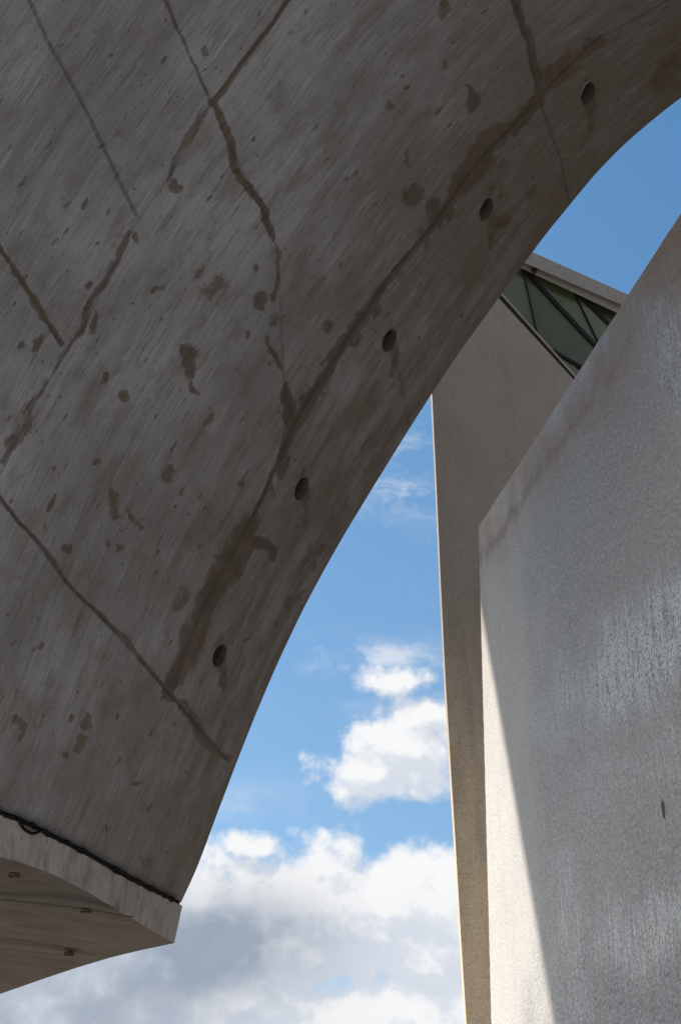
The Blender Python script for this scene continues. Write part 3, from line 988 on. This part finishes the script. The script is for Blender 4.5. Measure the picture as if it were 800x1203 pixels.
# roof edge: broad fascia over a narrower lip that carries the glazing
up_v = np.array([0, 0, 1.])
def roof_piece(name, top_a, top_b, low_a, low_b, lift, thick, bev):
    ga = lambda p: on_plane(p[0], p[1], G_N, G_K) * (1 - lift)
    pl = np.array([ga(top_a), ga(top_b), ga(low_b), ga(low_a)])
    return link(name, prism(world(pl), np.array([.15, 1, .75]) * thick, bev), M_BEAM, gable)
roof_piece("roof_fascia", (505, 242.7), (820, 382.8), (507, 261.5), (820, 397), .014, 2.6, .012)
roof_piece("roof_lip", (507, 261), (820, 396.5), (507, 265.5), (820, 412), .008, .5, .01)
for hx, hy in ((627, 318.5),):
    c = g(hx, hy) * (1 - .008)
    s, t, n = frame_of(G_N)
    link("lip_fixing", tube(world([c + n * .0, c + n * .05]), .07, 14), M_RUST, gable)

# ------------------------------------------------------------------ sun
sd = bpy.data.lights.new("sun", 'SUN')
sd.energy = 5.0
sd.angle = math.radians(.53)
sd.color = (1.0, .97, .92)
so = bpy.data.objects.new("sun", sd); COL.objects.link(so)
so.rotation_euler = Vector(SUN).to_track_quat('Z', 'Y').to_euler()
so.location = (0, 0, 30)
elev = math.asin(SUN[2]); azim = math.atan2(SUN[0], SUN[1])

# ------------------------------------------------------------------ sky with cumulus
w = bpy.data.worlds.new("World"); scene.world = w
w.use_nodes = True
w.node_tree.nodes.clear()
nb = NB(w.node_tree)
wo = nb.node('ShaderNodeOutputWorld')
sky = nb.node('ShaderNodeTexSky')
sky.sky_type = 'NISHITA'; sky.sun_disc = False
sky.sun_elevation = elev; sky.sun_rotation = azim
sky.air_density = 1.0; sky.dust_density = .6; sky.ozone_density = 1.6; sky.altitude = 50
bg1 = nb.node('ShaderNodeBackground', {'Color': nb.mix(1.0, sky.outputs[0], nb.mix(nb.rng(nb.sep(nb.node('ShaderNodeTexCoord').outputs['Generated'])[2], .15, .75, 0, 1, False), (.88, .97, .95), (.60, .97, 1.08)), 'MULTIPLY'), 'Strength': .12})
dirv = nb.node('ShaderNodeTexCoord').outputs['Generated']
dx, dy, dzv = nb.sep(dirv)
ay = nb.m('MAXIMUM', nb.m('ABSOLUTE', dy), .12)
cu = nb.m('DIVIDE', dx, ay); cv = nb.m('DIVIDE', dzv, ay)
CUV = nb.xyz(cu, cv, nb.m('MULTIPLY', nb.m('SIGN', dy), 3.0))


def uvpx(x, y):
    r = rays(x, y)
    return float(r[0] / r[1]), float(r[2] / r[1])


def density(vec):
    x, y, _ = nb.sep(vec)
    wv = nb.noise(vec, 9, 3, .5, out='Color')
    v2 = nb.vm('ADD', vec, nb.vm('SCALE', nb.vm('SUBTRACT', wv, (.5, .5, .5)), s=.05))
    f = nb.noise(v2, 17, 9, .58)
    v3 = nb.vm('ADD', vec, nb.vm('SCALE', nb.vm('SUBTRACT', nb.noise(vec, 40, 4, .6, out='Color'), (.5, .5, .5)), s=.03))
    puff = nb.m('SUBTRACT', .45, nb.voro(v3, 34))
    puff2 = nb.m('SUBTRACT', .45, nb.voro(v3, 85))
    fb = nb.m('ADD', nb.m('MULTIPLY', nb.m('SUBTRACT', f, .5), 2.0), nb.m('ADD', nb.m('MULTIPLY', puff, .34), nb.m('MULTIPLY', puff2, .2)))
    # bank low in the sky
    v0 = uvpx(400, 985)[1]
    big = nb.m('MULTIPLY', nb.m('SUBTRACT', v0, y), 22.0)
    big = nb.m('MINIMUM', big, .95)
    mk_ = big
    for (cx_, cy_, rx, ry, hgt) in ((440, 908, 96, 38, .8), (492, 882, 104, 58, .9), (545, 860, 90, 66, .9), (480, 797, 92, 34, .55), (300, 1000, 80, 35, .55)):
        u0, v1 = uvpx(cx_, cy_)
        su = abs(uvpx(cx_ + rx, cy_)[0] - u0); sv = abs(uvpx(cx_, cy_ - ry)[1] - v1)
        d = nb.m('SQRT', nb.m('ADD', nb.m('POWER', nb.m('DIVIDE', nb.m('SUBTRACT', x, u0), su), 2.0), nb.m('POWER', nb.m('DIVIDE', nb.m('SUBTRACT', y, v1), sv), 2.0)))
        e_ = nb.m('SUBTRACT', hgt, nb.m('MULTIPLY', d, .9))
        mk_ = nb.m('MAXIMUM', mk_, e_)
    u0, v1 = uvpx(420, 1155)
    d = nb.m('ADD', nb.m('POWER', nb.m('DIVIDE', nb.m('SUBTRACT', x, u0), .05), 2.0), nb.m('POWER', nb.m('DIVIDE', nb.m('SUBTRACT', y, v1), .012), 2.0))
    mk_ = nb.m('SUBTRACT', mk_, nb.m('MULTIPLY', nb.m('POWER', 2.718, nb.m('MULTIPLY', d, -1.0)), .42))
    mk_ = nb.m('MAXIMUM', mk_, -.65)
    return nb.m('ADD', mk_, fb), f


d0, f0 = density(CUV)
d1, f1 = density(nb.vm('ADD', CUV, (-.006, .014, 0)))
alpha = nb.rng(d0, -.12, .38)
# thin high streaks
cir = nb.noise(nb.vm('ADD', nb.scale(CUV, (9, 16, 1)), nb.vm('SCALE', nb.noise(CUV, 12, 4, .6, out='Color'), s=1.1)), 1, 8, .62)
cm = None
for (cx_, cy_, rx, ry, hgt) in ((490, 548, 66, 70, 1.1), (430, 772, 90, 24, .8), (350, 783, 60, 26, .7), (500, 820, 90, 20, .6), (300, 950, 110, 30, .35)):
    u0, v1 = uvpx(cx_, cy_)
    su = abs(uvpx(cx_ + rx, cy_)[0] - u0); sv = abs(uvpx(cx_, cy_ - ry)[1] - v1)
    d = nb.m('ADD', nb.m('POWER', nb.m('DIVIDE', nb.m('SUBTRACT', cu, u0), su), 2.0), nb.m('POWER', nb.m('DIVIDE', nb.m('SUBTRACT', cv, v1), sv), 2.0))
    e_ = nb.m('MULTIPLY', nb.m('POWER', 2.718, nb.m('MULTIPLY', d, -1.0)), hgt)
    cm = e_ if cm is None else nb.m('MAXIMUM', cm, e_)
alpha = nb.m('MAXIMUM', alpha, nb.m('MULTIPLY', nb.rng(cir, .40, .66), cm))
relief_ = nb.m('SUBTRACT', d0, d1)
lit = nb.rng(relief_, -.2, .32)
bx, by = uvpx(265, 1105)
bd = nb.m('ADD', nb.m('POWER', nb.m('DIVIDE', nb.m('SUBTRACT', cu, bx), .068), 2.0), nb.m('POWER', nb.m('DIVIDE', nb.m('SUBTRACT', cv, by), .034), 2.0))
bel = nb.m('POWER', 2.718, nb.m('MULTIPLY', bd, -1.0))
bx2, by2 = uvpx(60, 1195)
bd2 = nb.m('ADD', nb.m('POWER', nb.m('DIVIDE', nb.m('SUBTRACT', cu, bx2), .13), 2.0), nb.m('POWER', nb.m('DIVIDE', nb.m('SUBTRACT', cv, by2), .05), 2.0))
bel = nb.m('ADD', bel, nb.m('MULTIPLY', nb.m('POWER', 2.718, nb.m('MULTIPLY', bd2, -1.0)), .8))
bel = nb.m('MULTIPLY', bel, nb.rng(nb.noise(CUV, 14, 5, .55), .3, .6, .45, 1.1))
ccol = nb.mix(lit, (.72, .77, .85), (1.0, 1.0, 1.0))
ccol = nb.mix(nb.m('MULTIPLY', nb.rng(d0, .7, 1.6), .22), ccol, (.70, .74, .80))
ccol = nb.mix(nb.m('MINIMUM', bel, .92), ccol, (.31, .365, .46))
bg2 = nb.node('ShaderNodeBackground', {'Color': ccol, 'Strength': .78})
mx = nb.node('ShaderNodeMixShader', {0: nb.m('MULTIPLY', alpha, .98)})
nb.l.new(bg1.outputs[0], mx.inputs[1]); nb.l.new(bg2.outputs[0], mx.inputs[2])
nb.l.new(mx.outputs[0], wo.inputs[0])

# ------------------------------------------------------------------ view and render settings
scene.view_settings.view_transform = 'Standard'
scene.view_settings.look = 'None'
scene.view_settings.gamma = 1.0
scene.view_settings.use_curve_mapping = False
scene.view_settings.exposure = 0.3
scene.render.engine = 'CYCLES'
scene.cycles.max_bounces = 8
scene.cycles.diffuse_bounces = 5
scene.cycles.use_denoising = True
scene.cycles.denoiser = 'OPENIMAGEDENOISE'
scene.cycles.denoising_input_passes = 'RGB_ALBEDO_NORMAL'
scene.cycles.denoising_prefilter = 'ACCURATE'
